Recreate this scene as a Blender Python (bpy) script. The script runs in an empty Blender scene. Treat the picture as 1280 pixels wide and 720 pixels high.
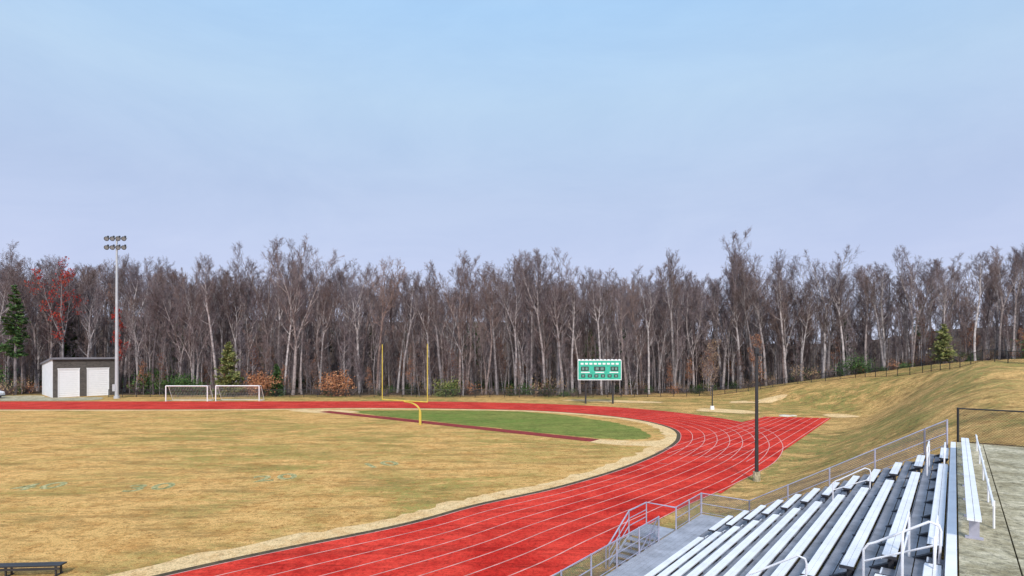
import bpy, math, random
from mathutils import Vector, Matrix
import numpy as np
random.seed(7)
S = bpy.context.scene
S.view_settings.view_transform='Standard'
S.view_settings.look='None'
S.view_settings.exposure=0
COL = S.collection

# ------------------------------------------------------------------ helpers
class MB:
    def __init__(s): s.v=[]; s.f=[]; s.m=[]
    def quad(s,a,b,c,d,m=0):
        n=len(s.v); s.v+= [tuple(a),tuple(b),tuple(c),tuple(d)]; s.f.append((n,n+1,n+2,n+3)); s.m.append(m)
    def box(s,c,hx,hy,hz,m=0,ax=None,ay=None,az=None):
        c=Vector(c); ax=Vector(ax or (1,0,0)); ay=Vector(ay or (0,1,0)); az=Vector(az or (0,0,1))
        n=len(s.v)
        for k in (-1,1):
            for j in (-1,1):
                for i in (-1,1):
                    s.v.append(tuple(c+ax*hx*i+ay*hy*j+az*hz*k))
        for f in ((0,2,3,1),(4,5,7,6),(0,1,5,4),(2,6,7,3),(0,4,6,2),(1,3,7,5)):
            s.f.append(tuple(n+q for q in f)); s.m.append(m)
    def tube(s,pts,rs,sides=6,m=0,cap=True):
        pts=[Vector(p) for p in pts]; n0=len(s.v); N=len(pts)
        if not hasattr(rs,'__len__'): rs=[rs]*N
        prev=None
        for i,p in enumerate(pts):
            d=(pts[min(i+1,N-1)]-pts[max(i-1,0)])
            if d.length<1e-9: d=Vector((0,0,1))
            d.normalize()
            if prev is None:
                u=d.orthogonal().normalized()
            else:
                u=prev-d*prev.dot(d)
                if u.length<1e-6: u=d.orthogonal()
                u.normalize()
            prev=u; w=d.cross(u)
            for k in range(sides):
                a=2*math.pi*k/sides
                s.v.append(tuple(p+(u*math.cos(a)+w*math.sin(a))*rs[i]))
        for i in range(N-1):
            for k in range(sides):
                k2=(k+1)%sides
                s.f.append((n0+i*sides+k,n0+i*sides+k2,n0+(i+1)*sides+k2,n0+(i+1)*sides+k)); s.m.append(m)
        if cap and sides>2:
            s.f.append(tuple(n0+k for k in range(sides))[::-1]); s.m.append(m)
            s.f.append(tuple(n0+(N-1)*sides+k for k in range(sides))); s.m.append(m)
    def mesh(s,name,mats,smooth=False):
        me=bpy.data.meshes.new(name); me.from_pydata(s.v,[],s.f)
        for m in mats: me.materials.append(m)
        if len(mats)>1: me.polygons.foreach_set('material_index',s.m)
        if smooth: me.polygons.foreach_set('use_smooth',[True]*len(s.f))
        me.update(); return me
    def obj(s,name,mats,parent=None,smooth=False,loc=None):
        o=bpy.data.objects.new(name,s.mesh(name,mats,smooth)); COL.objects.link(o)
        if parent: o.parent=parent
        if loc: o.location=loc
        return o
def empty(name,loc=(0,0,0)):
    o=bpy.data.objects.new(name,None); COL.objects.link(o); o.location=loc; o.empty_display_size=.5
    return o

def nt(name):
    m=bpy.data.materials.new(name); m.use_nodes=True
    t=m.node_tree; b=t.nodes['Principled BSDF']; return m,t,b
def L(t,a,b): t.links.new(a,b)
def noise(t,vec,scale,detail=4,rough=.6,dist=0):
    n=t.nodes.new('ShaderNodeTexNoise'); n.inputs['Scale'].default_value=scale
    n.inputs['Detail'].default_value=detail; n.inputs['Roughness'].default_value=rough
    n.inputs['Distortion'].default_value=dist
    if vec is not None: L(t,vec,n.inputs['Vector'])
    return n.outputs['Fac']
def ramp(t,fac,stops):
    r=t.nodes.new('ShaderNodeValToRGB'); e=r.color_ramp.elements
    while len(e)<len(stops): e.new(.5)
    for i,(p,c) in enumerate(stops):
        e[i].position=p; e[i].color=(c[0],c[1],c[2],1) if hasattr(c,'__len__') else (c,c,c,1)
    L(t,fac,r.inputs['Fac']); return r.outputs['Color']
def mix(t,fac,a,b,mode='MIX'):
    n=t.nodes.new('ShaderNodeMix'); n.data_type='RGBA'; n.blend_type=mode
    ins=[i for i in n.inputs if i.type=='RGBA']
    f=n.inputs[0]
    if hasattr(fac,'is_linked'): L(t,fac,f)
    else: f.default_value=fac
    for s,v in ((ins[0],a),(ins[1],b)):
        if hasattr(v,'is_linked'): L(t,v,s)
        else: s.default_value=(v[0],v[1],v[2],1)
    return [o for o in n.outputs if o.type=='RGBA'][0]
def mapping(t,rotz=0,scale=(1,1,1)):
    g=t.nodes.new('ShaderNodeNewGeometry'); m=t.nodes.new('ShaderNodeMapping')
    m.inputs['Rotation'].default_value=(0,0,rotz); m.inputs['Scale'].default_value=scale
    L(t,g.outputs['Position'],m.inputs['Vector']); return m.outputs['Vector']
def bump(t,b,h,strength=.5,dist=.05):
    n=t.nodes.new('ShaderNodeBump'); n.inputs['Strength'].default_value=strength; n.inputs['Distance'].default_value=dist
    L(t,h,n.inputs['Height']); L(t,n.outputs['Normal'],b.inputs['Normal'])
def simple(name,c,rough=.6,metal=0,var=.25,scale=3,bmp=0):
    m,t,b=nt(name); v=mapping(t)
    f=noise(t,v,scale,6,.65)
    L(t,ramp(t,f,[(.3,tuple(x*(1-var) for x in c)),(.7,tuple(min(1,x*(1+var)) for x in c))]),b.inputs['Base Color'])
    b.inputs['Roughness'].default_value=rough; b.inputs['Metallic'].default_value=metal
    if bmp: bump(t,b,f,bmp,.02)
    return m
def bw(t,c):
    s=t.nodes.new('ShaderNodeRGBToBW'); L(t,c,s.inputs[0]); return s.outputs[0]

# ---- grass family
def grass(name,dry,dry2,dark,green,gamt,litter=False,streak=.7,g0=.44,gs=(.3,1,1),bigr=(.44,.56),spot=1.0):
    m,t,b=nt(name)
    p=mapping(t); ps=mapping(t,math.radians(-40),(.22,1,1)); ps2=mapping(t,math.radians(-5),gs)
    fine=noise(t,p,2.0,10,.92); vf=noise(t,p,12,5,.95)
    med=noise(t,p,.45,10,.85,.4); big=noise(t,p,.05,6,.7,.4)
    st=noise(t,ps,.6,10,.85,.3); st2=noise(t,ps2,.4,10,.85,.5)
    c=ramp(t,med,[(.42,dry2),(.53,dry)])
    if gamt>0:
        gm=mix(t,1.0,ramp(t,st2,[(g0,0),(g0+.08,1)]),ramp(t,big,[(bigr[0],.10),(bigr[1],1)]),'MULTIPLY')
        gm=mix(t,1.0,gm,ramp(t,fine,[(.44,.15),(.53,1)]),'MULTIPLY')
        gm=mix(t,1.0,gm,(gamt,gamt,gamt),'MULTIPLY')
        c=mix(t,bw(t,gm),c,green)
    if streak:
        dk=mix(t,1.0,ramp(t,st,[(.50,0),(.57,streak)]),ramp(t,fine,[(.45,.1),(.55,1)]),'MULTIPLY')
        c=mix(t,bw(t,dk),c,dark)
    c=mix(t,spot,c,ramp(t,fine,[(.41,(.32,.26,.20)),(.48,(.88,.86,.83)),(.54,(1.0,1.0,1.0))]),'MULTIPLY')
    c=mix(t,spot,c,ramp(t,vf,[(.41,.42),(.51,1.0)]),'MULTIPLY')
    if litter:
        lit=ramp(t,noise(t,p,1.4,8,.8),[(.38,(.03,.02,.017)),(.5,(.085,.058,.042)),(.62,(.19,.13,.09))])
        a=t.nodes.new('ShaderNodeAttribute'); a.attribute_name='forest'
        c=mix(t,a.outputs['Fac'],c,lit)
    L(t,c,b.inputs['Base Color']); b.inputs['Roughness'].default_value=.95
    b.inputs['Specular IOR Level'].default_value=.1
    bump(t,b,fine,.6,.10)
    return m
M_field=grass('dormant_turf',(1.0,.60,.22),(.80,.43,.14),(.17,.125,.04),(.26,.30,.07),.8,streak=.7)
M_terr=grass('hill_grass',(.95,.58,.22),(.60,.36,.13),(.10,.09,.035),(.22,.27,.07),.9,litter=True,gs=(.6,.6,1),streak=.8,bigr=(.42,.54))
M_green=grass('green_turf',(.34,.35,.09),(.22,.26,.06),(.09,.10,.03),(.16,.28,.05),.9,spot=.8)
M_sand=grass('sand_edge',(1.0,.72,.38),(.92,.60,.28),(.2,.13,.06),(.3,.3,.1),0,streak=0,spot=.75)
def track_mat():
    m,t,b=nt('red_rubber'); p=mapping(t); ps=mapping(t,math.radians(-45),(.08,1,1))
    f=noise(t,p,5,10,.92); g=noise(t,p,.22,8,.8,.5); st=noise(t,ps,.9,8,.8)
    c=ramp(t,g,[(.40,(.62,.030,.020)),(.58,(.88,.075,.048))])
    c=mix(t,.7,c,ramp(t,st,[(.42,.55),(.53,1)]),'MULTIPLY')
    c=mix(t,1,c,ramp(t,f,[(.42,.50),(.52,1)]),'MULTIPLY')
    L(t,c,b.inputs['Base Color']); b.inputs['Roughness'].default_value=.9; b.inputs['Specular IOR Level'].default_value=.08
    bump(t,b,f,.4,.02); return m
M_track=track_mat()
M_run=simple('runway_rubber',(.26,.022,.018),.9,0,.4,1.5)
M_curb=simple('dirt_edge',(.085,.06,.028),.95,0,.6,2.5)
M_line=simple('lane_paint',(.80,.38,.33),.7,0,.45,1.0)
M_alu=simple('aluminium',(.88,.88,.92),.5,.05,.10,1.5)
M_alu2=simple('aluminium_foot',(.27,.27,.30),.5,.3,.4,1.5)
M_gal=simple('galvanised_steel',(.50,.49,.60),.45,.35,.2,2)
M_black=simple('black_vinyl',(.018,.018,.02),.5,0,.3,2)
M_wire=simple('wire',(.14,.14,.17),.6,.2,.2,2)
M_wireb=simple('black_wire',(.03,.03,.03),.6,0,.2,2)
M_net=simple('net_cord',(.6,.6,.6),.8,0,.2,2)
M_white=simple('white_paint',(.90,.90,.91),.5,0,.04,2)
M_yel=simple('yellow_paint',(.66,.48,.08),.5,0,.2,2)
M_pole=simple('steel_pole',(.55,.57,.60),.45,.3,.12,1)
M_dark=simple('dark_steel',(.045,.045,.05),.5,.2,.2,1)
M_under=simple('understructure',(.05,.05,.06),.7,.2,.3,1)

# ------------------------------------------------------------------ terrain
def sm(a,b,x):
    u=max(0,min(1,(x-a)/(b-a))); return u*u*(3-2*u)
FR=[(-400,128),(-150,127),(-40,123),(20,122),(50,134),(72,124),(90,103),(130,80),(400,20)]
def yf(x):
    for (a,b),(c,d) in zip(FR,FR[1:]):
        if x<=c: return b+(d-b)*max(0,(x-a))/(c-a)
    return FR[-1][1]
def terr(x,y):
    s=.62*x+.784*y; t=.784*x-.62*y
    a=sm(95,132,s); t0=-10.5-38*a; w=13.5+44*a
    Hh=5.75+2.5*sm(30,100,s)
    u=max(0,min(1,(t-t0)/w)); k=sm(30,50,s)*.5
    z=Hh*(u*(1-k)+k*u*u*(3-2*u))
    z+=(27-13*sm(40,130,x))*sm(145,330,math.hypot(x*.75,y))*sm(0,60,y)
    z+=u*(.25*math.sin(x*.21+1)*math.sin(y*.17)+.16*math.sin(x*.5+y*.37)) if s>32 else 0
    return z
xs=sorted(set([-3000,-1800,-1000,-600,-400,-300,-240,-200]+[ -180+3*i for i in range(121)]+[200,240,300,400,600,1000,1800,3000]))
ys=sorted(set([-1500,-600,-300,-150,-80,-50]+[-30+2.5*i for i in range(90)]+[200,220,240,260,280,300,330,380,460,600,1000,1800,3500]))
b=MB(); fa=[]
for y in ys:
    for x in xs:
        b.v.append((x,y,terr(x,y)))
        fa.append(sm(-3.5,2.5,y-yf(x)+1.2*math.sin(x*.5)+.9*math.sin(x*1.3)))
nx=len(xs)
for j in range(len(ys)-1):
    for i in range(nx-1):
        b.f.append((j*nx+i,j*nx+i+1,(j+1)*nx+i+1,(j+1)*nx+i)); b.m.append(0)
g=b.obj('ground_terrain',[M_terr],smooth=True)
at=g.data.attributes.new('forest','FLOAT','POINT'); at.data.foreach_set('value',fa)

# ------------------------------------------------------------------ track
P=[((-50,-9.5),(-43,-17)),((-30,9),(-22.5,1.2)),((-14.6,23.75),(-7.2,14.9)),((-6.1,30.4),(1.2,23.2)),((-2,34.6),(4.9,27.6)),
((3.35,39.1),(10.1,33.8)),((9.1,45.5),(16.2,40.5)),((14.4,53.2),(23,48.8)),((18.3,61),(28.3,58.8)),((20,69.3),(31.2,70)),
((17.9,78.2),(29.5,81)),((12.2,85.3),(21.5,93)),((2.6,91.1),(8,101.5)),((-10.7,93.7),(-8,106)),((-25.8,95),(-25,107.5)),
((-38.5,93.7),(-39,107.5)),((-58,92.4),(-58,107.3)),((-84.5,92.4),(-84.5,107.3)),((-130,92.4),(-130,107)),((-200,92.4),(-200,107))]
def cr(p0,p1,p2,p3,u):
    return tuple(.5*((2*b)+(-a+c)*u+(2*a-5*b+4*c-d)*u*u+(-a+3*b-3*c+d)*u**3) for a,b,c,d in zip(p0,p1,p2,p3))
I=[];O=[]
for k in range(len(P)-1):
    q=[P[max(0,min(len(P)-1,k+j))] for j in (-1,0,1,2)]
    for j in range(10):
        I.append(cr(*[a[0] for a in q],j/10)); O.append(cr(*[a[1] for a in q],j/10))
I.append(P[-1][0]); O.append(P[-1][1])
def at_u(k,u,off=0):
    a=Vector(I[k]); c=Vector(O[k]); d=(c-a); l=d.length; 
    return a+d*u+d/l*off
def strip(name,u0,o0,u1,o1,z,mat,k0=0,k1=None,parent=None,jit=0):
    bb=MB(); k1=k1 or len(I); rr=random.Random(3)
    J=[rr.uniform(-jit,jit) for _ in range(len(I)+1)]
    for k in range(k0,k1-1):
        a=at_u(k,u0,o0+J[k]);c=at_u(k,u1,o1);d=at_u(k+1,u1,o1);e=at_u(k+1,u0,o0+J[k+1])
        bb.quad((a.x,a.y,z),(c.x,c.y,z),(d.x,d.y,z),(e.x,e.y,z))
    return bb.obj(name,[mat],parent)
def poly(name,pts,z,mat,parent=None):
    import bmesh
    bm=bmesh.new(); f=bm.faces.new([bm.verts.new((p[0],p[1],z)) for p in pts])
    bmesh.ops.triangulate(bm,faces=[f]); me=bpy.data.meshes.new(name); bm.to_mesh(me); bm.free()
    me.materials.append(mat); o=bpy.data.objects.new(name,me); COL.objects.link(o)
    if parent: o.parent=parent
    return o
trk=empty('running_track')
strip('track_surface',0,0,1,0,.030,M_track,parent=trk)
for k in range(0,9):
    strip('lane_line_%d'%k,k/8,-.032 if k else .02,k/8,.032 if k else .08,.036,M_line,parent=trk)
poly('sprint_chute',[(14,37.5),(45.7,80.2),(37.2,82.3),(29.5,74),(22,55),(12,42)],.026,M_track,trk)
bb=MB()
for k in range(0,9):
    a=Vector((15.9-k*.95,40.6+k*.72)); c=Vector((45.4-k*1.02,80.2+k*.26))
    if k>0: a=a.lerp(c,.18)
    d=(c-a).normalized(); n=Vector((-d.y,d.x))*.035
    z=.0405
    bb.quad((*(a-n),z),(*(a+n),z),(*(c+n),z),(*(c-n),z))
bb.obj('chute_lines',[M_line],trk)
mk=MB()
for (k,l) in ((62,0),(64,1),(66,2),(69,3),(71,4),(74,5)):
    a=at_u(k,l/8,.1); c=at_u(k,(l+1)/8,-.1); d=(at_u(k+1,l/8)-at_u(k,l/8)).normalized()*.06
    mk.quad((a.x,a.y,.041),(c.x,c.y,.041),(c.x+d.x,c.y+d.y,.041),(a.x+d.x,a.y+d.y,.041))
mk.obj('start_marks',[M_line],trk)
fld=empty('football_field')
strip('infield_dirt_edge',0,-.42,0,0,.022,M_curb,parent=fld)
strip('infield_sand_edge',0,-1.9,0,-.42,.019,M_sand,parent=fld,jit=.35)
inner=[tuple(at_u(k,0,-1.2)) for k in range(len(I))]
poly('infield_turf',inner+[(-200,-9.5)],.008,M_field,fld)
def rough_poly(pts,amp,n=10):
    out=[]
    for k in range(len(pts)):
        p0,p1,p2,p3=[pts[(k+j)%len(pts)] for j in (-1,0,1,2)]
        for j in range(n):
            q=cr(p0,p1,p2,p3,j/n); out.append((q[0]+random.uniform(-amp,amp),q[1]+random.uniform(-amp,amp)))
    return out
poly('end_zone_turf',rough_poly([(-26,90.6),(-5.2,90.8),(5.2,86.4),(12.0,78.6),(15.4,70.5),(15.8,63.6),(13.5,60.7),(8.4,62.3),(0,68.4),(-13.6,78.8),(-24,87)],.25,14),.013,M_green,fld)
poly('takeoff_sand_pad',rough_poly([(-36,91.5),(-29,92),(-24,88.3),(-28,86.6),(-34,89)],.1,5),.014,M_sand,fld)
poly('landing_sand_pit',rough_poly([(8,61.2),(13.5,59.9),(16.8,60.2),(15.8,56.5),(9.5,57.8)],.2,6),.015,M_sand,fld)
a=Vector((-30,89.4)); c=Vector((8.9,60.0)); d=(c-a).normalized(); n=Vector((-d.y,d.x))*1.0
bb=MB(); bb.quad((*(a-n),.027),(*(a+n),.027),(*(c+n),.027),(*(c-n),.027)); bb.obj('jump_runway',[M_run],fld)
m,t,bs=nt('faded_field_paint'); f=noise(t,mapping(t),3,9,.9)
L(t,ramp(t,f,[(.42,(.12,.13,.035)),(.50,(.30,.30,.11)),(.56,(.70,.58,.30))]),bs.inputs['Base Color']); bs.inputs['Roughness'].default_value=.95
M_num=m
for (x,y,txt,r) in ((-34.6,38.2,'40',17),(-26.6,37.9,'30',19),(-18.9,40.8,'20',25),(-11.9,45.6,'10',34)):
    cu=bpy.data.curves.new('yard_number','FONT'); cu.body=txt; cu.size=2.9; cu.offset=.06; cu.space_character=1.15
    o=bpy.data.objects.new('yard_number',cu); COL.objects.link(o)
    o.location=(x,y,.018); o.rotation_euler=(0,0,math.radians(r)); cu.materials.append(M_num); o.parent=fld
def pad(name,pts,mat):
    bb=MB(); n=len(pts)
    q=rough_poly(pts,.2,8); cx=sum(p[0] for p in q)/len(q); cy=sum(p[1] for p in q)/len(q)
    bb.v=[(cx,cy,terr(cx,cy)+.06)]+[(p[0],p[1],terr(*p)+.05) for p in q]
    for k in range(len(q)): bb.f.append((0,1+k,1+(k+1)%len(q))); bb.m.append(0)
    bb.obj(name,[mat])
pad('sand_patch',[(46.5,80.8),(51,82),(50,85.5),(47,84.5)],M_sand)
pad('sand_patch',[(41,104),(50,104.5),(52,107.5),(44,108.5)],M_sand)
pad('sand_patch',[(10,109),(24,104),(28,106),(16,112)],M_sand)
pad('sand_patch',[(30,90),(36,86),(39,89),(33,94)],M_sand)

# ------------------------------------------------------------------ fences
def fence(name,pts,h,sp,ws,ww,post_r,mp,mw,close=True,midrail=False,zf=None):
    e=empty(name,pts[0]); o0=Vector(pts[0]); fr=MB(); wr=MB()
    for A,B in zip(pts,pts[1:]):
        A=Vector(A)-o0;B=Vector(B)-o0; Ld=(B-A).length; n=max(1,round(Ld/sp))
        pp=[A.lerp(B,i/n) for i in range(n+1)]
        if zf:
            for p in pp: p.z=zf(p.x+o0.x,p.y+o0.y)-o0.z
        for i,p in enumerate(pp):
            fr.tube([p-Vector((0,0,.15)),p+Vector((0,0,h+.03))],post_r,6)
        for p,q in zip(pp,pp[1:]):
            up=Vector((0,0,h)); fr.tube([p+up,q+up],post_r*.7,5)
            if midrail: fr.tube([p+up*.5,q+up*.5],post_r*.6,5)
            fr.tube([p+up*.06,q+up*.06],post_r*.45,4)
            l=(q-p).length; d=(q-p)/l
            k=-h
            while k<l:
                for sgn in (0,1):
                    u0=max(k,0);u1=min(k+h,l)
                    if u1>u0:
                        v0=u0-k;v1=u1-k
                        if sgn: v0,v1=h-v0,h-v1
                        a=p+d*u0+Vector((0,0,v0)); c=p+d*u1+Vector((0,0,v1))
                        wv=Vector((0,0,ww))
                        wr.quad(a-wv,c-wv,c+wv,a+wv)
                k+=ws
    fr.obj('posts_and_rails',[mp],e); wr.obj('chain_link',[mw],e)
    return e
G=lambda x,y:(x,y,terr(x,y))
fence('chain_link_fence',[G(-170,118),G(-112,118)],1.6,3,.32,.016,.06,M_black,M_wireb,zf=terr)
fence('chain_link_fence',[G(-85,118),G(-20,117),G(20,117),G(46,121)],1.6,3,.32,.016,.06,M_black,M_wireb,zf=terr)
fence('chain_link_fence',[G(46,121),G(57,117),G(65,106),G(66,90),G(62,70),G(66,62)],1.5,2.6,.28,.016,.055,M_black,M_wireb,zf=terr)

# ------------------------------------------------------------------ bleachers
D=Vector((.62,.784,0)).normalized(); N=Vector((.784,-.62,0)).normalized(); Z=Vector((0,0,1))
def W(s,t,z): return D*s+N*t+Z*z
bl=empty('bleachers',(0,0,0))
RISE=.385; DEP=.76; T0=-9.25; Z0=1.0; NR=12
secs=[(-6,12.7),(13.9,24.3),(25.5,28.4)]
seat=MB(); foot=MB(); un=MB()
def plank(mb,s0,s1,t,z,w,th,m=0):
    mb.box(W((s0+s1)/2,t,z-th/2),(s1-s0)/2,w/2,th/2,m,D,N,Z)
for i in range(NR):
    t=T0+DEP*i; z=Z0+RISE*i
    for (a,c) in secs:
        plank(seat,a,c,t+.52,z+.43,.12,.04); plank(seat,a,c,t+.645,z+.43,.115,.04)
        plank(seat,a,c,t+.455,z+.415,.012,.07)
        s=a+.3
        while s<c:
            un.box(W(s,t+.60,z+.2),.025,.05,.2,0,D,N,Z); s+=1.8
        plank(un,a-.01,a+.03,t+.58,z+.435,.27,.06); plank(un,c-.03,c+.01,t+.58,z+.435,.27,.06)
    a,c=-6,29.2
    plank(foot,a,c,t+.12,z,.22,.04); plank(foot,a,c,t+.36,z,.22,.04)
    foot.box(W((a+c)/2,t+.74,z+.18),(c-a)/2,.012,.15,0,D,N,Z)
    for (a,c) in ((12.75,13.85),(24.35,25.45)):
        plank(foot,a,c,t+.60,z+RISE/2,.26,.05)
        plank(seat,a,c,t+.47,z+RISE/2+.003,.03,.05)
        foot.box(W((a+c)/2,t+.47,z+RISE/4),(c-a)/2,.01,RISE/4-.03,0,D,N,Z)
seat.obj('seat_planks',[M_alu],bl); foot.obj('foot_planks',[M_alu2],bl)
M_deck=simple('deck_aluminium',(.42,.43,.48),.5,.2,.25,1.5)
fw=MB()
k=0
while k<5:
    plank(fw,-6,29.2,T0-.12-.235*k,Z0,.225,.05); k+=1
fw.box(W(11.6,T0-1.2,Z0-.2),17.6,.02,.17,0,D,N,Z)
fw.obj('front_walkway',[M_deck],bl)
s=-5.5
while s<29.3:
    for i in range(0,NR,2):
        t=T0+DEP*i+.3; z=Z0+RISE*i-.1; p=W(s,t,0); g0=terr(p.x,p.y)
        if z>g0: un.box(W(s,t,(z+g0)/2-.1),.04,.04,(z-g0)/2+.1,0,D,N,Z)
    un.tube([W(s,T0,Z0-.12),W(s,T0+DEP*NR-.1,Z0+RISE*NR-.2)],.06,4)
    p=W(s,T0-1.1,0); un.box(W(s,T0-1.1,Z0/2-.05),.04,.04,Z0/2+.02,0,D,N,Z)
    un.box(W(s,T0-.55,Z0-.14),.04,.6,.06,0,D,N,Z)
    s+=1.8
un.obj('understructure',[M_under],bl)
ZT=Z0+RISE*NR+.2
tp=MB(); plank(tp,-6,29.2,-.05,ZT,.16,.06); 
tp.obj('top_edge_plank',[M_alu],bl)
def guard(name,pts,h=1.07,sp=2,ws=.10,mid=True):
    e=fence(name,[tuple(p) for p in pts],h,sp,ws,.009,.036,M_gal,M_wire,midrail=mid); return e
EN=29.3
guard('guard_rail',[W(EN,T0-1.2,Z0),W(EN,T0+1.2,Z0),W(EN,-1.0,Z0+RISE*11-.05),W(EN,-.25,ZT-.2)])
guard('guard_rail',[W(-6,T0-1.22,Z0),W(23.9,T0-1.22,Z0)])
guard('guard_rail',[W(25.9,T0-1.22,Z0),W(EN-.05,T0-1.22,Z0)])
st=empty('entry_stairs'); sb=MB(); sr=MB()
tS=T0-2.0
sb.box(W(24.95,tS,Z0-.03),.95,.72,.03,0,D,N,Z)
for k in range(5):
    sb.box(W(23.85-.33*k,tS,Z0-.17*(k+1)+.0),.17,.72,.025,0,D,N,Z)
for t in (tS-.74,tS+.74):
    sb.tube([W(24.0,t,Z0-.1),W(22.1,t,.05)],.06,4)
    if t<tS: sr.tube([W(25.9,t,Z0+1.05),W(24.0,t,Z0+1.05),W(22.1,t,1.02),W(21.8,t,.95),W(21.8,t,0)],.035,6)
    else: sr.tube([W(24.0,t,Z0+1.05),W(22.1,t,1.02),W(21.8,t,.95),W(21.8,t,0)],.035,6)
    for q in (.33,.66): sr.tube([W(24.0,t,Z0+1.05*q),W(22.1,t,1.02*q)],.022,5)
    for s,z in ((24.0,Z0),(23.05,.5),(22.1,0)): sr.tube([W(s,t,z-.1),W(s,t,z+1.05)],.032,6)
t=tS-.74
for q in (.33,.66): sr.tube([W(25.9,t,Z0+1.05*q),W(24,t,Z0+1.05*q)],.022,5)
sr.tube([W(25.9,t,0),W(25.9,t,Z0+1.05),W(25.9,T0-1.24,Z0+1.05)],.035,6)
for s in (24.1,25.8):
    for t in (tS-.68,tS+.68): sb.tube([W(s,t,0),W(s,t,Z0-.05)],.05,6)
sb.obj('treads',[M_deck],st); sr.obj('handrails',[M_gal],st)
for sc in (13.3,24.9):
    e=empty('aisle_handrail'); hb=MB()
    for i in (range(1,NR-1,3) if sc<20 else (7,)):
        t=T0+DEP*i+.2; z=Z0+RISE*i
        a=W(sc,t,z); c=W(sc,t+DEP*1.6,z+RISE*1.6)
        hb.tube([a,a+Z*.65,a+Z*.78+N*.08,a+Z*.84+N*.2,c+Z*.80-N*.15,c+Z*.76,c+Z*.65+N*.03,c],.024,7)
        hb.tube([a+Z*.42,c+Z*.40],.02,6)
    hb.obj('rails',[M_alu],e)
e=empty('walkway_handrail'); hb=MB()
for (s0,s1) in ((12.4,14.3),(24,26.0)):
    for t in (-.75,-.28):
        z=ZT-.15
        hb.tube([W(s0,t,z-.5),W(s0,t,z+.4),W(s0+.12,t,z+.52),W(s1-.12,t,z+.52),W(s1,t,z+.4),W(s1,t,z-.5)],.024,7)
        hb.tube([W(s0,t,z+.15),W(s1,t,z+.15)],.02,6)
hb.obj('rails',[M_alu],e)

# concrete walkway
m,t,bs=nt('concrete'); p=mapping(t); f1=noise(t,p,.7,9,.85,.4); f2=noise(t,p,5,9,.92)
c=ramp(t,f1,[(.40,(.30,.25,.14)),(.5,(.50,.44,.29)),(.58,(.70,.62,.44))])
c=mix(t,1,c,ramp(t,f2,[(.42,.42),(.53,1)]),'MULTIPLY'); L(t,c,bs.inputs['Base Color']); bs.inputs['Roughness'].default_value=.9
bump(t,bs,f2,.5,.02); M_conc=m
wk=empty('concrete_walkway'); cb=MB()
s=-6; 
while s<29:
    for t0,t1 in ((.06,.86),(.885,2.6),(2.625,5.2),(5.225,8)):
        e1=min(s+2.975,29.2)
        cb.box(W((s+e1)/2,(t0+t1)/2,ZT-.1),(e1-s)/2,(t1-t0)/2,.1,0,D,N,Z)
    s+=3
cb.box(W(11.6,.25,ZT-1.15),17.6,.12,.93,0,D,N,Z)
cb.box(W(29.3,4,ZT-1.2),.12,4.1,.98,0,D,N,Z)
cb.obj('slabs',[M_conc],wk)
jb=MB(); jb.box(W(11.6,4,ZT-.16),17.5,3.9,.09,0,D,N,Z); jb.obj('joint_bed',[M_curb],wk)
fence('walkway_fence',[tuple(W(29.55,.1,ZT-.1)),tuple(W(29.55,12,ZT-.1))],1.45,2.4,.10,.005,.045,M_black,M_wireb)
wb=empty('walkway_bench'); w1=MB()
plank(w1,14,27,.24,ZT+.46,.11,.045); plank(w1,14,27,.355,ZT+.46,.10,.045)
s=14.3
while s<27:
    w1.box(W(s,.30,ZT+.21),.03,.08,.21,1,D,N,Z); w1.box(W(s,.30,ZT+.02),.04,.14,.02,1,D,N,Z); s+=1.8
w1.obj('bench_seat',[M_alu,M_gal],wb)
w2=MB(); w2.box(W(21.2,.62,ZT+.55),6.0,.015,.05,0,D,N,Z)
for s in (15.4,18,21,24,27): w2.tube([W(s,.64,ZT),W(s,.64,ZT+.58)],.022,6)
w2.obj('back_rail',[M_alu],wb)

# ------------------------------------------------------------------ goal post
gp=empty('football_goalpost',(0,0,0)); gb=MB()
A=Vector((-17.6,76,3.05)); B=Vector((-10.9,72.2,3.05)); Mi=(A+B)/2; base=Vector((-12.0,73.2,0))
gb.tube([A,B],.075,10); 
for q,x in ((A,-1),(B,1)): gb.tube([q,q+Vector((0,0,7.5))],.065,8)
hd=(Mi-base); hd.z=0
pts=[base+Z*0,base+Z*1.6]
for k in range(0,9):
    a=math.pi/2*k/8; pts.append(base+Z*(1.6+1.35*math.sin(a))+hd*(1-math.cos(a))*.95)
pts.append(Mi-Z*.05)
gb.tube(pts,.12,12)
gb.obj('frame',[M_yel],gp,smooth=False)
pb=MB(); pb.tube([base,base+Z*1.7],.17,12); pb.obj('base_pad',[M_yel],gp)

# soccer goals
for (x0,x1,y) in ((-66.7,-58.7,107.9),(-57.3,-48.9,108.3)):
    e=empty('soccer_goal',(x0,y,0)); gb=MB(); w=x1-x0; h=2.95; dp=2.2
    for x in (0,w):
        gb.tube([(x,0,0),(x,0,h)],.10,8); gb.tube([(x,0,h),(x,.8,h)],.05,6); gb.tube([(x,.8,h),(x,dp,.05)],.05,6); gb.tube([(x,0,.05),(x,dp,.05)],.05,6)
    gb.tube([(0,0,h),(w,0,h)],.10,8); gb.tube([(0,dp,.05),(w,dp,.05)],.05,6); gb.tube([(0,.8,h),(w,.8,h)],.03,5)
    gb.obj('frame',[M_white],e)
    nb=MB(); n=int(w/.3)
    for i in range(n+1):
        x=w*i/n; nb.tube([(x,.8,h),(x,dp,.05)],.012,3,cap=False)
    for i in range(9):
        u=i/9; nb.tube([(0,.8+(dp-.8)*u,h*(1-u)),(w,.8+(dp-.8)*u,h*(1-u))],.012,3,cap=False)
    nb.obj('net',[M_net],e)

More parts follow.
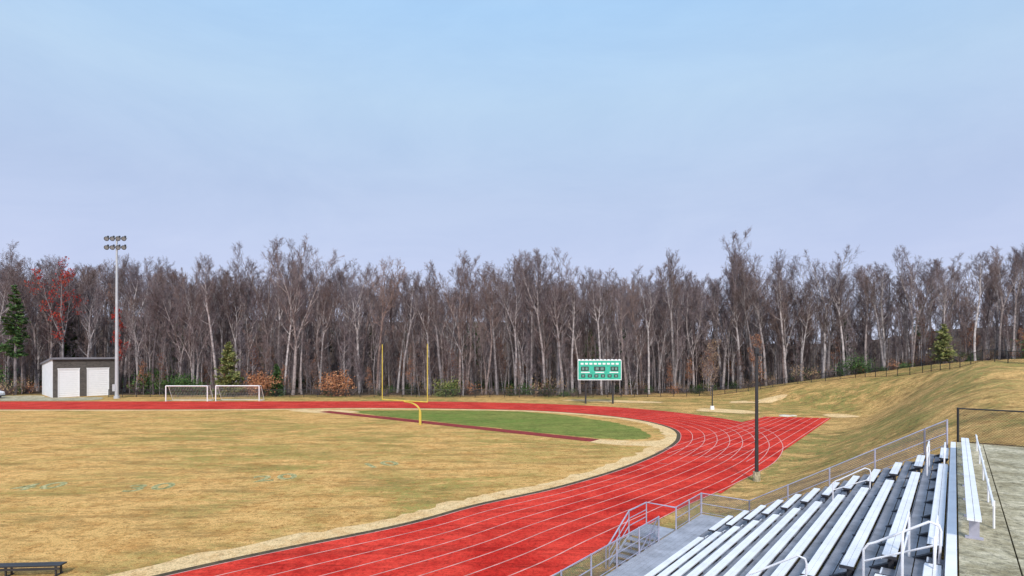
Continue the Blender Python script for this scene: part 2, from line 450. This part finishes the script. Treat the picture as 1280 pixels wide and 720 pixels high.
# scoreboard
sbo=empty('scoreboard',(16,102.5,0)); sb=MB()
m,t,bs=nt('scoreboard_green'); f=noise(t,mapping(t),2,5,.6)
L(t,ramp(t,f,[(.3,(.03,.42,.28)),(.7,(.06,.56,.40))]),bs.inputs['Base Color']); bs.inputs['Roughness'].default_value=.5; M_sg=m
sb.box((0,0,6.2),4.0,.25,1.75,0)
for z in (4.42,7.98): sb.box((0,-.26,z),4.0,.03,.06,1)
for x in (-3.95,3.95): sb.box((x,-.26,6.2),.05,.03,1.70,1)
for i in range(9): sb.box((-3.2+i*.8,-.27,7.35),.26,.03,.16,1)
for x,w in ((-2.7,.7),(0,1.0),(2.7,.7)): 
    sb.box((x,-.27,6.45),w,.03,.38,2)
    for j in (-1,1):
        sb.box((x+j*w*.45,-.31,6.45),w*.28,.02,.24,3)
for x in (-3,-1.8,-.6,.6,1.8,3):
    sb.box((x,-.27,5.15),.36,.03,.28,2); sb.box((x,-.31,5.15),.2,.02,.17,3)
for x in (-2.6,0,2.6): sb.box((x,-.27,5.78),.8,.03,.09,1)
for i in range(12): sb.box((-3.7+i*.67,0,8.06),.22,.1,.12,1)
sb.obj('panel',[M_sg,M_white,M_dark,simple('unlit_digits',(.16,.30,.26),.4)],sbo)
sl=MB()
for x in (-2.45,2.55):
    for yy in (.28+.10,.28+.38): sl.box((x,yy,4.0),.14,.02,4.0,0)
    sl.box((x,.52,4.0),.02,.12,4.0,0)
sl.obj('i_beam_posts',[M_dark],sbo)

# light pole
lp=empty('stadium_light_pole',(-80.8,114.5,0)); pb=MB()
pb.tube([(0,0,0),(0,0,16),(0,0,33.2)],[.36,.28,.16],12)
pb.tube([(0,0,0),(0,0,.5)],.55,12)
pb.box((-.35,-.2,2.2),.3,.2,.7,0)
for z in (31.0,32.8): pb.box((0,0,z),2.1,.06,.07,0)
pb.obj('pole',[M_pole],lp)
lb=MB()
for z in (30.9,32.7):
    for i in range(4):
        x=-1.75+i*1.17
        c=Vector((x,-.25,z)); ax=Vector((.25,-.9,-.38)).normalized()
        lb.tube([c-ax*.35,c-ax*.15,c+ax*.25,c+ax*.5],[.1,.28,.42,.48],12)
        lb.box((x,-.05,z+.25),.12,.12,.3,0)
        lb.tube([c+ax*.5,c+ax*.505],.36,12,1)
lb.obj('floodlights',[M_dark,simple('lamp_glass',(.25,.27,.3),.2)],lp)

dp=empty('camera_pole',(18,41.2,0)); g0=terr(18,41.2); pb=MB()
pb.tube([(0,0,g0-.2),(0,0,9.4)],[.14,.10],10); pb.box((0,0,9.6),.14,.12,.22,0); pb.box((.1,-.15,9.3),.1,.2,.08,0)
pb.obj('pole',[M_dark],dp); pb=MB(); pb.tube([(0,0,g0-.2),(0,0,g0+.7)],.26,10); pb.obj('concrete_base',[M_conc],dp)
dp=empty('yard_pole',(32.9,92,0)); g0=terr(32.9,92); pb=MB(); pb.tube([(0,0,g0),(0,0,3.9)],.1,8); pb.box((0,0,3.9),.25,.15,.15,0)
pb.obj('pole',[M_dark],dp); pb=MB(); pb.tube([(0,0,g0-.1),(0,0,g0+.65)],[.36,.30],10); pb.obj('concrete_base',[M_white],dp)
mm=empty('equipment_cover',(40.6,83.2,0)); pb=MB()
pb.tube([(0,0,0),(0,0,.10),(0,0,.16)],[.9,.85,.4],14); pb.tube([(1.3,.2,0),(1.3,.2,.08),(1.3,.2,.12)],[.5,.45,.2],12); pb.obj('mats',[simple('mat_cover',(.66,.62,.52),.7)],mm)

# dark team bench bottom-left
tb=empty('team_bench',(-21.3,23.7,0)); pb=MB()
pb.box((0,-.11,.47),2.2,.10,.03,0); pb.box((0,.11,.47),2.2,.10,.03,0); pb.box((0,-.22,.36),2.2,.015,.05,0)
for x in (-2,0,2):
    for y in (-.15,.15): pb.box((x,y,.21),.03,.03,.21,0)
    pb.box((x,0,.42),.03,.2,.02,0); pb.box((x,0,.03),.03,.25,.03,0)
o=pb.obj('bench_frame',[M_dark],tb); tb.rotation_euler=(0,0,math.radians(4))

# storage building
al=math.radians(47)
m,t,bs=nt('split_block'); g_=t.nodes.new('ShaderNodeTexCoord'); bt=t.nodes.new('ShaderNodeTexBrick')
mp=t.nodes.new('ShaderNodeMapping'); mp.inputs['Rotation'].default_value=(math.radians(90),0,0); L(t,g_.outputs['Object'],mp.inputs['Vector']); L(t,mp.outputs[0],bt.inputs['Vector'])
bt.inputs['Scale'].default_value=1.0; bt.inputs['Color1'].default_value=(.06,.052,.048,1); bt.inputs['Color2'].default_value=(.11,.095,.085,1); bt.inputs['Mortar'].default_value=(.15,.14,.13,1)
L(t,bt.outputs['Color'],bs.inputs['Base Color']); bs.inputs['Roughness'].default_value=.9; M_blk=m
M_side=simple('pale_siding',(.80,.81,.84),.7,0,.08,1)
M_roof=simple('roof_metal',(.22,.22,.25),.6,.1,.2,1)
sh=empty('storage_building',(-95.5,116.5,0)); sh.rotation_euler=(0,0,al); hb=MB()
wd=10.7; dp_=13; hf=8.4; hbk=7.0
def wall(mb,x0,x1,y,z0,z1,m,th=.15): mb.box(((x0+x1)/2,y,(z0+z1)/2),(x1-x0)/2,th,(z1-z0)/2,m)
D1=(.8,4.4);D2=(5.7,9.6);dh=5.9
wall(hb,0,D1[0],0,0,dh,0); wall(hb,D1[1],D2[0],0,0,dh,0); wall(hb,D2[1],wd,0,0,dh,0); wall(hb,0,wd,0,dh,hf-.55,0)
for x in (-.0,wd):
    n=len(hb.v); th=.15
    for xx in (x-th,x+th):
        hb.v+=[(xx,.16,0),(xx,dp_,0),(xx,dp_,hbk-.3),(xx,.16,hf-.5)]
    for f in ((0,1,2,3),(7,6,5,4),(0,4,5,1),(1,5,6,2),(2,6,7,3),(3,7,4,0)): hb.f.append(tuple(n+q for q in f)); hb.m.append(1)
wall(hb,-.0,wd,dp_+.15,0,hbk-.3,1)
n=len(hb.v)
hb.v+=[(-.4,-.6,hf-.45),(wd+.4,-.6,hf-.45),(wd+.4,dp_+.5,hbk-.35),(-.4,dp_+.5,hbk-.35),(-.4,-.6,hf-.05),(wd+.4,-.6,hf-.05),(wd+.4,dp_+.5,hbk+.05),(-.4,dp_+.5,hbk+.05)]
for f in ((3,2,1,0),(4,5,6,7),(0,1,5,4),(1,2,6,5),(2,3,7,6),(3,0,4,7)): hb.f.append(tuple(n+q for q in f)); hb.m.append(2)
hb.obj('walls_and_roof',[M_blk,M_side,M_roof],sh)
db=MB()
for a,c in (D1,D2):
    k=0
    while k<dh-.1:
        db.box(((a+c)/2,-.06,k+.2),(c-a)/2,.05,.185,0); k+=.4
    for x in (a+.04,c-.04): db.box((x,-.18,dh/2),.07,.02,dh/2,0)
    db.box(((a+c)/2,-.18,dh+.08),(c-a)/2+.1,.02,.1,0)
db.obj('roll_up_doors',[M_white],sh)
pad('gravel_apron',[(-112,109.2),(-84,109.2),(-86,117),(-95,116),(-104,122),(-112,118)],M_conc)

# parked van (left)
cv=empty('parked_van',(-106.8,113.5,.06)); cv.rotation_euler=(0,0,math.radians(8)); vb=MB()
prof=[(-2.8,.45),(-2.85,1.0),(-2.75,2.45),(-2.5,2.65),(.9,2.65),(1.15,2.5),(1.9,1.55),(2.75,1.35),(2.95,1.1),(2.98,.5)]
hw=1.0; n=len(vb.v)
for y,sc_ in ((-hw,1),(hw,1)): vb.v+=[(x,y*(.86 if z>1.6 else 1),z) for x,z in prof]
k=len(prof)
vb.f.append(tuple(n+i for i in range(k))); vb.m.append(0); vb.f.append(tuple(n+k+i for i in range(k))[::-1]); vb.m.append(0)
for i in range(k): vb.f.append((n+i,n+k+i,n+k+(i+1)%k,n+(i+1)%k)); vb.m.append(0)
vb.box((1.58,0,2.03),.02,.76,.42,1,(.77,0,.64),(0,1,0),(-.64,0,.77))
for s_ in (-1,1):
    vb.box((.75,s_*.93,2.0),.5,.04,.32,1); vb.box((-.6,s_*.93,2.0),.6,.04,.32,1); vb.box((-2.0,s_*.93,2.0),.5,.04,.32,1)
    for x in (-1.9,1.9): vb.tube([(x,s_*.75,.4),(x,s_*1.03,.4)],.4,16,2); vb.tube([(x,s_*1.03,.4),(x,s_*1.04,.4)],.2,10,0)
    vb.box((2.93,s_*.7,1.02),.06,.2,.12,3); vb.box((1.2,s_*1.1,1.75),.06,.12,.12,1)
vb.box((2.98,0,.6),.08,.95,.12,1)
vb.obj('body',[M_white,simple('car_glass',(.03,.04,.05),.1),M_black,simple('headlamp',(.5,.5,.5),.15)],cv)

# ------------------------------------------------------------------ trees
def bark_mat(name,stops):
    m,t,b_=nt(name); oi=t.nodes.new('ShaderNodeObjectInfo')
    c=ramp(t,oi.outputs['Random'],stops)
    tc=t.nodes.new('ShaderNodeTexCoord'); f=noise(t,tc.outputs['Object'],1.2,8,.85)
    c=mix(t,1,c,ramp(t,f,[(.40,.35),(.56,1)]),'MULTIPLY')
    L(t,c,b_.inputs['Base Color']); b_.inputs['Roughness'].default_value=.95; b_.inputs['Specular IOR Level'].default_value=.1
    return m
M_bark=bark_mat('bark',[(0,(.27,.21,.20)),(.25,(.52,.46,.46)),(.45,(.14,.115,.12)),(.75,(.68,.62,.62)),(1,(.27,.19,.17))])
M_twig=bark_mat('twigs',[(0,(.20,.145,.15)),(.3,(.31,.25,.26)),(.6,(.22,.155,.14)),(.8,(.27,.23,.26)),(1,(.33,.23,.20))])
def leaf_mat(name,stops):
    m,t,b_=nt(name); g=t.nodes.new('ShaderNodeNewGeometry')
    c=ramp(t,g.outputs['Random Per Island'],stops)
    L(t,c,b_.inputs['Base Color']); b_.inputs['Roughness'].default_value=.8; b_.inputs['Specular IOR Level'].default_value=.2
    return m
M_lbrown=leaf_mat('dry_leaves',[(0,(.18,.07,.04)),(.5,(.38,.16,.08)),(1,(.55,.28,.14))])
M_lred=leaf_mat('red_leaves',[(0,(.18,.015,.02)),(.6,(.46,.04,.03)),(1,(.52,.13,.06))])
M_lgreen=leaf_mat('evergreen_leaves',[(0,(.012,.035,.012)),(.5,(.045,.10,.03)),(1,(.12,.19,.05))])
M_lolive=leaf_mat('olive_leaves',[(0,(.07,.10,.03)),(.6,(.18,.20,.06)),(1,(.34,.30,.12))])
M_ltan=leaf_mat('tan_leaves',[(0,(.22,.13,.08)),(.6,(.44,.29,.17)),(1,(.60,.43,.25))])
def rdir(rng,d,ang):
    u=d.orthogonal().normalized(); w=d.cross(u); a=rng.uniform(0,2*math.pi)
    return (d*math.cos(ang)+(u*math.cos(a)+w*math.sin(a))*math.sin(ang)).normalized()
def tree(seed,H,c0,lim,nl=20,n2=7,n3=6,n4=4,r0=None,leafm=0,leafn=0,leafs=.25,tw=1.0,fork=True):
    rng=random.Random(seed); mb=MB(); r0=r0 or H*.0104
    def grow(p,d,Ln,r,seg,wand,up,sides,mi,tip=.25):
        pts=[p.copy()]; rs=[r]; dd=d.copy()
        for i in range(seg):
            dd=(dd+Vector((rng.gauss(0,wand),rng.gauss(0,wand),rng.gauss(0,wand)*.5+up))).normalized()
            p=p+dd*Ln/seg; pts.append(p.copy()); rs.append(r*(1-(1-tip)*(i+1)/seg))
        mb.tube(pts,rs,sides,mi,cap=False)
        return pts,rs
    def atp(pts,rs,u):
        k=u*(len(pts)-1); i=min(int(k),len(pts)-2); f=k-i
        return pts[i].lerp(pts[i+1],f),(pts[i+1]-pts[i]).normalized(),rs[i]*(1-f)+rs[i+1]*f
    def limb(p,d,r,ln,ang,m2):
        lp_,lr=grow(p,rdir(rng,d,ang),ln,r,6,.10,.13,4,0,.22)
        for b2 in range(m2):
            u2=.22+.78*(b2+rng.random())/m2; p2,d2,r2=atp(lp_,lr,u2)
            l2=ln*rng.uniform(.25,.48)*(1.15-.45*u2)
            bp,br=grow(p2,rdir(rng,d2,math.radians(rng.uniform(22,50))),l2,max(r2*.55,.026),3,.13,.12,3,1,.35)
            for b3 in range(n3):
                u3=.15+.85*(b3+rng.random())/n3; p3,d3,r3=atp(bp,br,u3)
                l3=max(.5,l2*rng.uniform(.35,.6))
                cp,cr_=grow(p3,rdir(rng,d3,math.radians(rng.uniform(22,55))),l3,.017*tw,2,.15,.1,3,1,.5)
                for b4 in range(n4):
                    u4=.2+.8*rng.random(); p4,d4,r4=atp(cp,cr_,u4)
                    q=p4+rdir(rng,d4,math.radians(rng.uniform(20,55)))*l3*rng.uniform(.4,.75)
                    mb.tube([p4,q],[.010*tw,.006*tw],3,1,cap=False)
                    if leafm and b4<leafn:
                        for _ in range(2):
                            c=q+Vector((rng.gauss(0,.15),rng.gauss(0,.15),rng.gauss(0,.15)))
                            x=rdir(rng,Z,rng.uniform(0,1.6)); y=x.orthogonal().normalized(); s=leafs*rng.uniform(.5,1)
                            mb.quad(c-x*s,c+y*s*.6,c+x*s,c-y*s*.6,2)
    lean=Vector((rng.gauss(0,.035),rng.gauss(0,.035),1)).normalized()
    fh=H*(c0+.10) if fork else H
    tp,tr=grow(Vector((0,0,-.4)),lean,fh+.4,r0,8,.03,.05,7,0,.62 if fork else .1)
    if fork:
        for a in range(3):
            p,d,r=atp(tp,tr,.72+.27*rng.random()); limb(p,d,r0*.25,lim*H*rng.uniform(.4,.7),math.radians(rng.uniform(45,70)),max(3,n2-3))
        nf=rng.choice((2,2,3)); p,d,r=atp(tp,tr,1.0)
        a0=rng.uniform(0,6.28); u=d.orthogonal().normalized(); w=d.cross(u)
        per=max(5,nl//nf)
        for f in range(nf):
            ang=math.radians(rng.uniform(6,20)); aa=a0+6.28*f/nf
            dd=(d*math.cos(ang)+(u*math.cos(aa)+w*math.sin(aa))*math.sin(ang)).normalized()
            ll=(H-fh)*rng.uniform(.82,1.0)
            sp,sr_=grow(p,dd,ll,r*.78,8,.06,.05,6,0,.12)
            for a in range(per):
                v=(a+rng.random())/per; pu=.08+.92*v; q,qd,qr=atp(sp,sr_,min(pu,1))
                ln=lim*H*(.66+.8*v*(1-v)*1.6-.22*v)*rng.uniform(.65,1.1)
                limb(q,qd,max(.035,min(qr*.75,r0*.4)),ln,math.radians(rng.uniform(30,52)-8*v),n2)
    else:
        for a in range(nl):
            v=(a+rng.random())/nl; u=c0+(1-c0)*v*.98; p,d,r=atp(tp,tr,u)
            ln=lim*H*(1.0-.55*v)*rng.uniform(.6,1.15)
            limb(p,d,min(r*.8,r0*.42),ln,math.radians(rng.uniform(28,55)),n2)
    return mb
def shrub(seed,h,w,n,leaf=.14,twigs=60):
    rng=random.Random(seed); mb=MB()
    cl=[(Vector((rng.gauss(0,w*.33),rng.gauss(0,w*.33),rng.uniform(.15,1)*h*.85))) for _ in range(14)]
    for i in range(twigs):
        c=cl[i%14]+Vector((rng.gauss(0,.2),rng.gauss(0,.2),rng.gauss(0,.2)))*w*.5; mb.tube([(rng.gauss(0,.1),rng.gauss(0,.1),-.1),c*.5+Vector((0,0,.2)),c],[.03,.018,.006],3,1,cap=False)
    for i in range(n):
        c=cl[rng.randrange(14)]; r=w*.22
        p=c+Vector((rng.gauss(0,r),rng.gauss(0,r),rng.gauss(0,r*.9)))
        if p.z<.05: p.z=.05+rng.random()*.3
        x=rdir(rng,Z,rng.uniform(0,3)); y=x.orthogonal().normalized(); s=leaf*rng.uniform(.5,1.3)
        mb.quad(p-x*s,p+y*s*.6,p+x*s,p-y*s*.6,2)
    return mb
def conifer(seed,H,R,bare=.12,leaf=.35,dens=1.0):
    rng=random.Random(seed); mb=MB()
    mb.tube([(0,0,-.3),(rng.gauss(0,.1),0,H*.5),(0,0,H)],[H*.013,H*.009,.02],7,0)
    z=bare*H
    while z<H*.985:
        u=(z-bare*H)/(H*(1-bare)); rad=R*(1-u)**.8*rng.uniform(.65,1.15)*(1 if u>.12 else .6+u*3)
        nb=rng.randint(4,6)
        for k in range(nb):
            a=rng.uniform(0,2*math.pi); rr=rad*rng.uniform(.6,1.1)+.15
            d=Vector((math.cos(a),math.sin(a),rng.uniform(-.15,.3))); p0=Vector((0,0,z)); p1=p0+d*rr
            mb.tube([p0,p1],[.05,.015],3,1,cap=False)
            for j in range(int(max(4,rr*16*dens))):
                q=rng.uniform(.2,1.05); c=p0.lerp(p1,q)+Vector((rng.gauss(0,.16),rng.gauss(0,.16),rng.gauss(0,.12)-.05))*(.6+rr*.35)
                x=(d+Vector((rng.gauss(0,.6),rng.gauss(0,.6),rng.gauss(0,.5)))).normalized(); y=x.orthogonal().normalized(); s=leaf*rng.uniform(.4,1.1)
                mb.quad(c-x*s,c+y*s*.35,c+x*s,c-y*s*.35,2)
        z+=H*.022*rng.uniform(.7,1.3)
    return mb

lib=bpy.data.collections.new('tree_library')
mats=[M_bark,M_twig,M_lbrown]
def addlib(i,mb,ms,nm):
    o=bpy.data.objects.new('v%02d_%s'%(i,nm),mb.mesh(nm,ms)); lib.objects.link(o)
addlib(0,tree(1,30,.42,.19,22,n3=5),mats,'tall')
addlib(1,tree(2,29,.48,.21,22,n3=5),mats,'tall')
addlib(2,tree(3,31,.38,.17,26,n3=5),mats,'tall')
addlib(3,tree(4,28,.40,.22,22,n3=5),mats,'tall')
addlib(4,tree(5,30,.50,.18,20,n3=5),mats,'tall')
addlib(5,tree(6,27,.24,.24,28,r0=.34),mats,'edge')
addlib(6,tree(7,14,.25,.26,16,n2=6,n3=4,n4=4,r0=.10,fork=False),mats,'sapling')
addlib(7,tree(8,11,.2,.30,16,n2=5,n3=4,n4=4,r0=.08,fork=False),mats,'sapling')
addlib(8,tree(9,17,.35,.22,16,n2=6,n3=4,n4=4,r0=.13),mats,'sapling')
addlib(9,shrub(10,2.4,2.6,350,.13,90),[M_bark,M_twig,M_lbrown],'brush')
addlib(10,shrub(11,3.2,2.8,160,.13,140),[M_bark,M_twig,M_ltan],'brush')
addlib(11,shrub(12,2.2,2.6,700,.14,50),[M_bark,M_twig,M_lgreen],'brush_green')
addlib(12,tree(13,9,.2,.34,12,n2=5,n3=4,n4=4,r0=.08,leafm=1,leafn=1,leafs=.15,fork=False),mats,'beech')
addlib(13,tree(14,26,.36,.19,20,n2=6,n3=5,n4=3,leafm=1,leafn=1,leafs=.11),mats,'leafy_oak')
addlib(14,tree(15,29,.45,.19,20,n3=5,r0=.42),mats,'tall')
addlib(15,conifer(61,19,2.6,.3,.4,.7),[M_bark,M_twig,M_lgreen],'conifer')

pts=[];sc=[];rt=[];ix=[]
rng=random.Random(99)
def put(x,y,i,s):
    # keep clear of the storage building
    dx,dy=x+95.5,y-116.5; lx=dx*math.cos(al)+dy*math.sin(al); ly=-dx*math.sin(al)+dy*math.cos(al)
    if -3<lx<wd+3 and -14<ly<dp_+3: return
    pts.append((x,y,terr(x,y)-.05)); sc.append(s); rt.append(rng.uniform(0,6.28)); ix.append(i)
def band(d0,d1,sp,kinds,smin,smax,mind=0,lim=1.12):
    grid={}; y_area=(d1-d0)
    n=int(420*y_area/(sp*sp))
    for _ in range(n*2):
        x=rng.uniform(-215,210); d=rng.uniform(d0,d1); y=yf(x)+d
        if abs(x)/y>lim: continue
        if mind:
            key=(int(x/mind),int(y/mind)); bad=False
            for a in (-1,0,1):
                for b_ in (-1,0,1):
                    for q in grid.get((key[0]+a,key[1]+b_),()):
                        if (q[0]-x)**2+(q[1]-y)**2<mind*mind: bad=True
            if bad: continue
            grid.setdefault(key,[]).append((x,y))
        s=rng.uniform(smin,smax)*(1+.06*math.sin(x*.11+1.3)+.05*math.sin(x*.31))
        s*=1-.24*sm(60,95,x)
        put(x,y,rng.choice(kinds),s)
T5=[0,1,2,3,4,14]
band(0,14,4.5,T5+T5+T5+[5,5,5],.74,1.05,2.4)
band(14,60,6.2,T5+T5+T5+T5+[13,15],.80,1.06,3.2)
band(60,150,9,T5+T5+T5+[13,15],.55,.80,4.5)
band(-1,36,5.2,[6,7,8,8],.7,1.2,2)
band(-3,4,4.2,[9,10,10,10,12,11,7],.5,1.1,1.5)
band(4,40,7.5,[10,10,7,12,7,11],.7,1.3,2)
for (x,y,i,s) in ((-48.5,124,5,1.24),(-101,133,3,1.05),(57,138,2,1.22),(60,139,3,1.16),(52,138,5,1.12),(70,126,0,.98),(-72,126,5,1.08),(-30,124,1,1.0),(38,131,4,1.04),(10,124,2,1.0),(83,116,3,.88),(96,102,2,.78)):
    put(x,y,i,s)
me=bpy.data.meshes.new('forest_points'); me.from_pydata(pts,[],[])
a=me.attributes.new('scl','FLOAT','POINT'); a.data.foreach_set('value',sc)
a=me.attributes.new('rotz','FLOAT','POINT'); a.data.foreach_set('value',rt)
a=me.attributes.new('idx','INT','POINT'); a.data.foreach_set('value',ix)
fo=bpy.data.objects.new('distant_forest_trees',me); COL.objects.link(fo)
ng=bpy.data.node_groups.new('forest_scatter','GeometryNodeTree')
ng.interface.new_socket(name='Geometry',in_out='INPUT',socket_type='NodeSocketGeometry')
ng.interface.new_socket(name='Geometry',in_out='OUTPUT',socket_type='NodeSocketGeometry')
gi=ng.nodes.new('NodeGroupInput'); go=ng.nodes.new('NodeGroupOutput')
iop=ng.nodes.new('GeometryNodeInstanceOnPoints'); ci=ng.nodes.new('GeometryNodeCollectionInfo')
ci.inputs['Collection'].default_value=lib; ci.inputs['Separate Children'].default_value=True; ci.inputs['Reset Children'].default_value=True
def na(nm,ty):
    n=ng.nodes.new('GeometryNodeInputNamedAttribute'); n.data_type=ty; n.inputs['Name'].default_value=nm
    return n.outputs[0]
cx=ng.nodes.new('ShaderNodeCombineXYZ')
ng.links.new(gi.outputs[0],iop.inputs['Points']); ng.links.new(ci.outputs[0],iop.inputs['Instance'])
iop.inputs['Pick Instance'].default_value=True
ng.links.new(na('idx','INT'),iop.inputs['Instance Index'])
ng.links.new(na('rotz','FLOAT'),cx.inputs['Z']); ng.links.new(cx.outputs[0],iop.inputs['Rotation'])
ng.links.new(na('scl','FLOAT'),iop.inputs['Scale'])
ng.links.new(iop.outputs[0],go.inputs[0])
md=fo.modifiers.new('scatter','NODES'); md.node_group=ng
print('forest instances',len(pts))

def single(name,mb,ms,x,y):
    o=mb.obj(name,ms,loc=(x,y,terr(x,y)-.05)); return o
single('pine_tree',conifer(31,25,3.2,.35,.45),[M_bark,M_twig,M_lgreen],-110,124)
single('pine_tree',conifer(32,12,3.4,.03,.35),[M_bark,M_twig,M_lolive],-61.0,120.5)
single('pine_tree',conifer(33,7,2.0,.03,.3),[M_bark,M_twig,M_lgreen],-51,121.3)
single('pine_tree',conifer(34,8,2.2,.1,.35,.7),[M_bark,M_twig,M_lolive],84,109)
single('pine_tree',conifer(35,16,3.4,.3,.4,.8),[M_bark,M_twig,M_lgreen],21,150)
single('red_oak_tree',tree(41,29,.32,.20,20,leafm=1,leafn=1,leafs=.22),[M_bark,M_twig,M_lred],-103.5,129)
single('red_oak_tree',tree(42,19,.3,.16,14,n2=5,n3=4,leafm=1,leafn=2,leafs=.22,fork=False),[M_bark,M_twig,M_lred],-92.5,132)
single('oak_sapling',tree(43,11,.12,.34,16,n2=6,n3=5,leafm=1,leafn=1,leafs=.15,r0=.1,fork=False),[M_bark,M_twig,M_ltan],43,121.5)
single('oak_sapling',tree(44,11,.15,.28,14,n2=5,n3=4,leafm=1,leafn=2,leafs=.16,r0=.1,fork=False),[M_bark,M_twig,M_lbrown],54,124)
for (x,y,h,w,mt,sd) in ((-54,121,4.6,4.2,M_lbrown,51),(-37.5,120.5,5,4.2,M_lbrown,52),(-82,128,5.2,4.5,M_lgreen,53),(-77,126,4.2,4.5,M_lgreen,54),(-71,122,4,4,M_lgreen,55),(-14,121,3,3.4,M_lolive,56),(74,120,3.8,4,M_lgreen,57),(93,99,4,5,M_lgreen,58),(-117,124,5,5,M_lgreen,59)):
    single('shrub',shrub(sd,h,w,1500,.2,60),[M_bark,M_twig,mt],x,y)

# ------------------------------------------------------------------ light / world
w=bpy.data.worlds.new('World'); S.world=w; w.use_nodes=True; t=w.node_tree
bg=t.nodes['Background']; sk=t.nodes.new('ShaderNodeTexSky'); sk.sky_type='NISHITA'; sk.sun_disc=False
SE=math.radians(40); SR=math.radians(178)
sk.sun_elevation=SE; sk.sun_rotation=SR
tc=t.nodes.new('ShaderNodeTexCoord'); sx=t.nodes.new('ShaderNodeSeparateXYZ'); L(t,tc.outputs['Generated'],sx.inputs[0])
gr=ramp(t,sx.outputs['Z'],[(0,(.72,.77,.96)),(.14,(.61,.68,.92)),(.26,(.54,.65,.88)),(.40,(.53,.71,.93)),(.52,(.46,.70,.99)),(1,(.46,.60,.84))])
mpn=t.nodes.new('ShaderNodeMapping'); mpn.inputs['Scale'].default_value=(1,1,3); L(t,tc.outputs['Generated'],mpn.inputs['Vector'])
cl=noise(t,mpn.outputs[0],2.2,8,.65,.5)
gr=mix(t,1,gr,ramp(t,cl,[(.35,(.91,.93,.96)),(.62,(1,1,1))]),'MULTIPLY')
nz=mix(t,1,sk.outputs[0],(.10,.10,.10),'MULTIPLY')
L(t,mix(t,.94,nz,gr),bg.inputs['Color']); bg.inputs['Strength'].default_value=1.0
sd=bpy.data.lights.new('sun','SUN'); sd.energy=3.2; sd.angle=math.radians(10); sd.color=(1,.95,.88)
so=bpy.data.objects.new('sun',sd); COL.objects.link(so)
dirv=Vector((math.sin(SR)*math.cos(SE),math.cos(SR)*math.cos(SE),math.sin(SE)))
so.rotation_euler=(-dirv).to_track_quat('-Z','Y').to_euler(); so.location=(0,0,60)

cam=bpy.data.cameras.new('camera'); co=bpy.data.objects.new('camera',cam); COL.objects.link(co)
co.location=(0,0,9.5); co.rotation_euler=(math.radians(90),0,0)
cam.sensor_width=36; cam.lens=36*700/1280; cam.shift_y=80/1280; cam.clip_end=6000; cam.clip_start=.1
S.camera=co
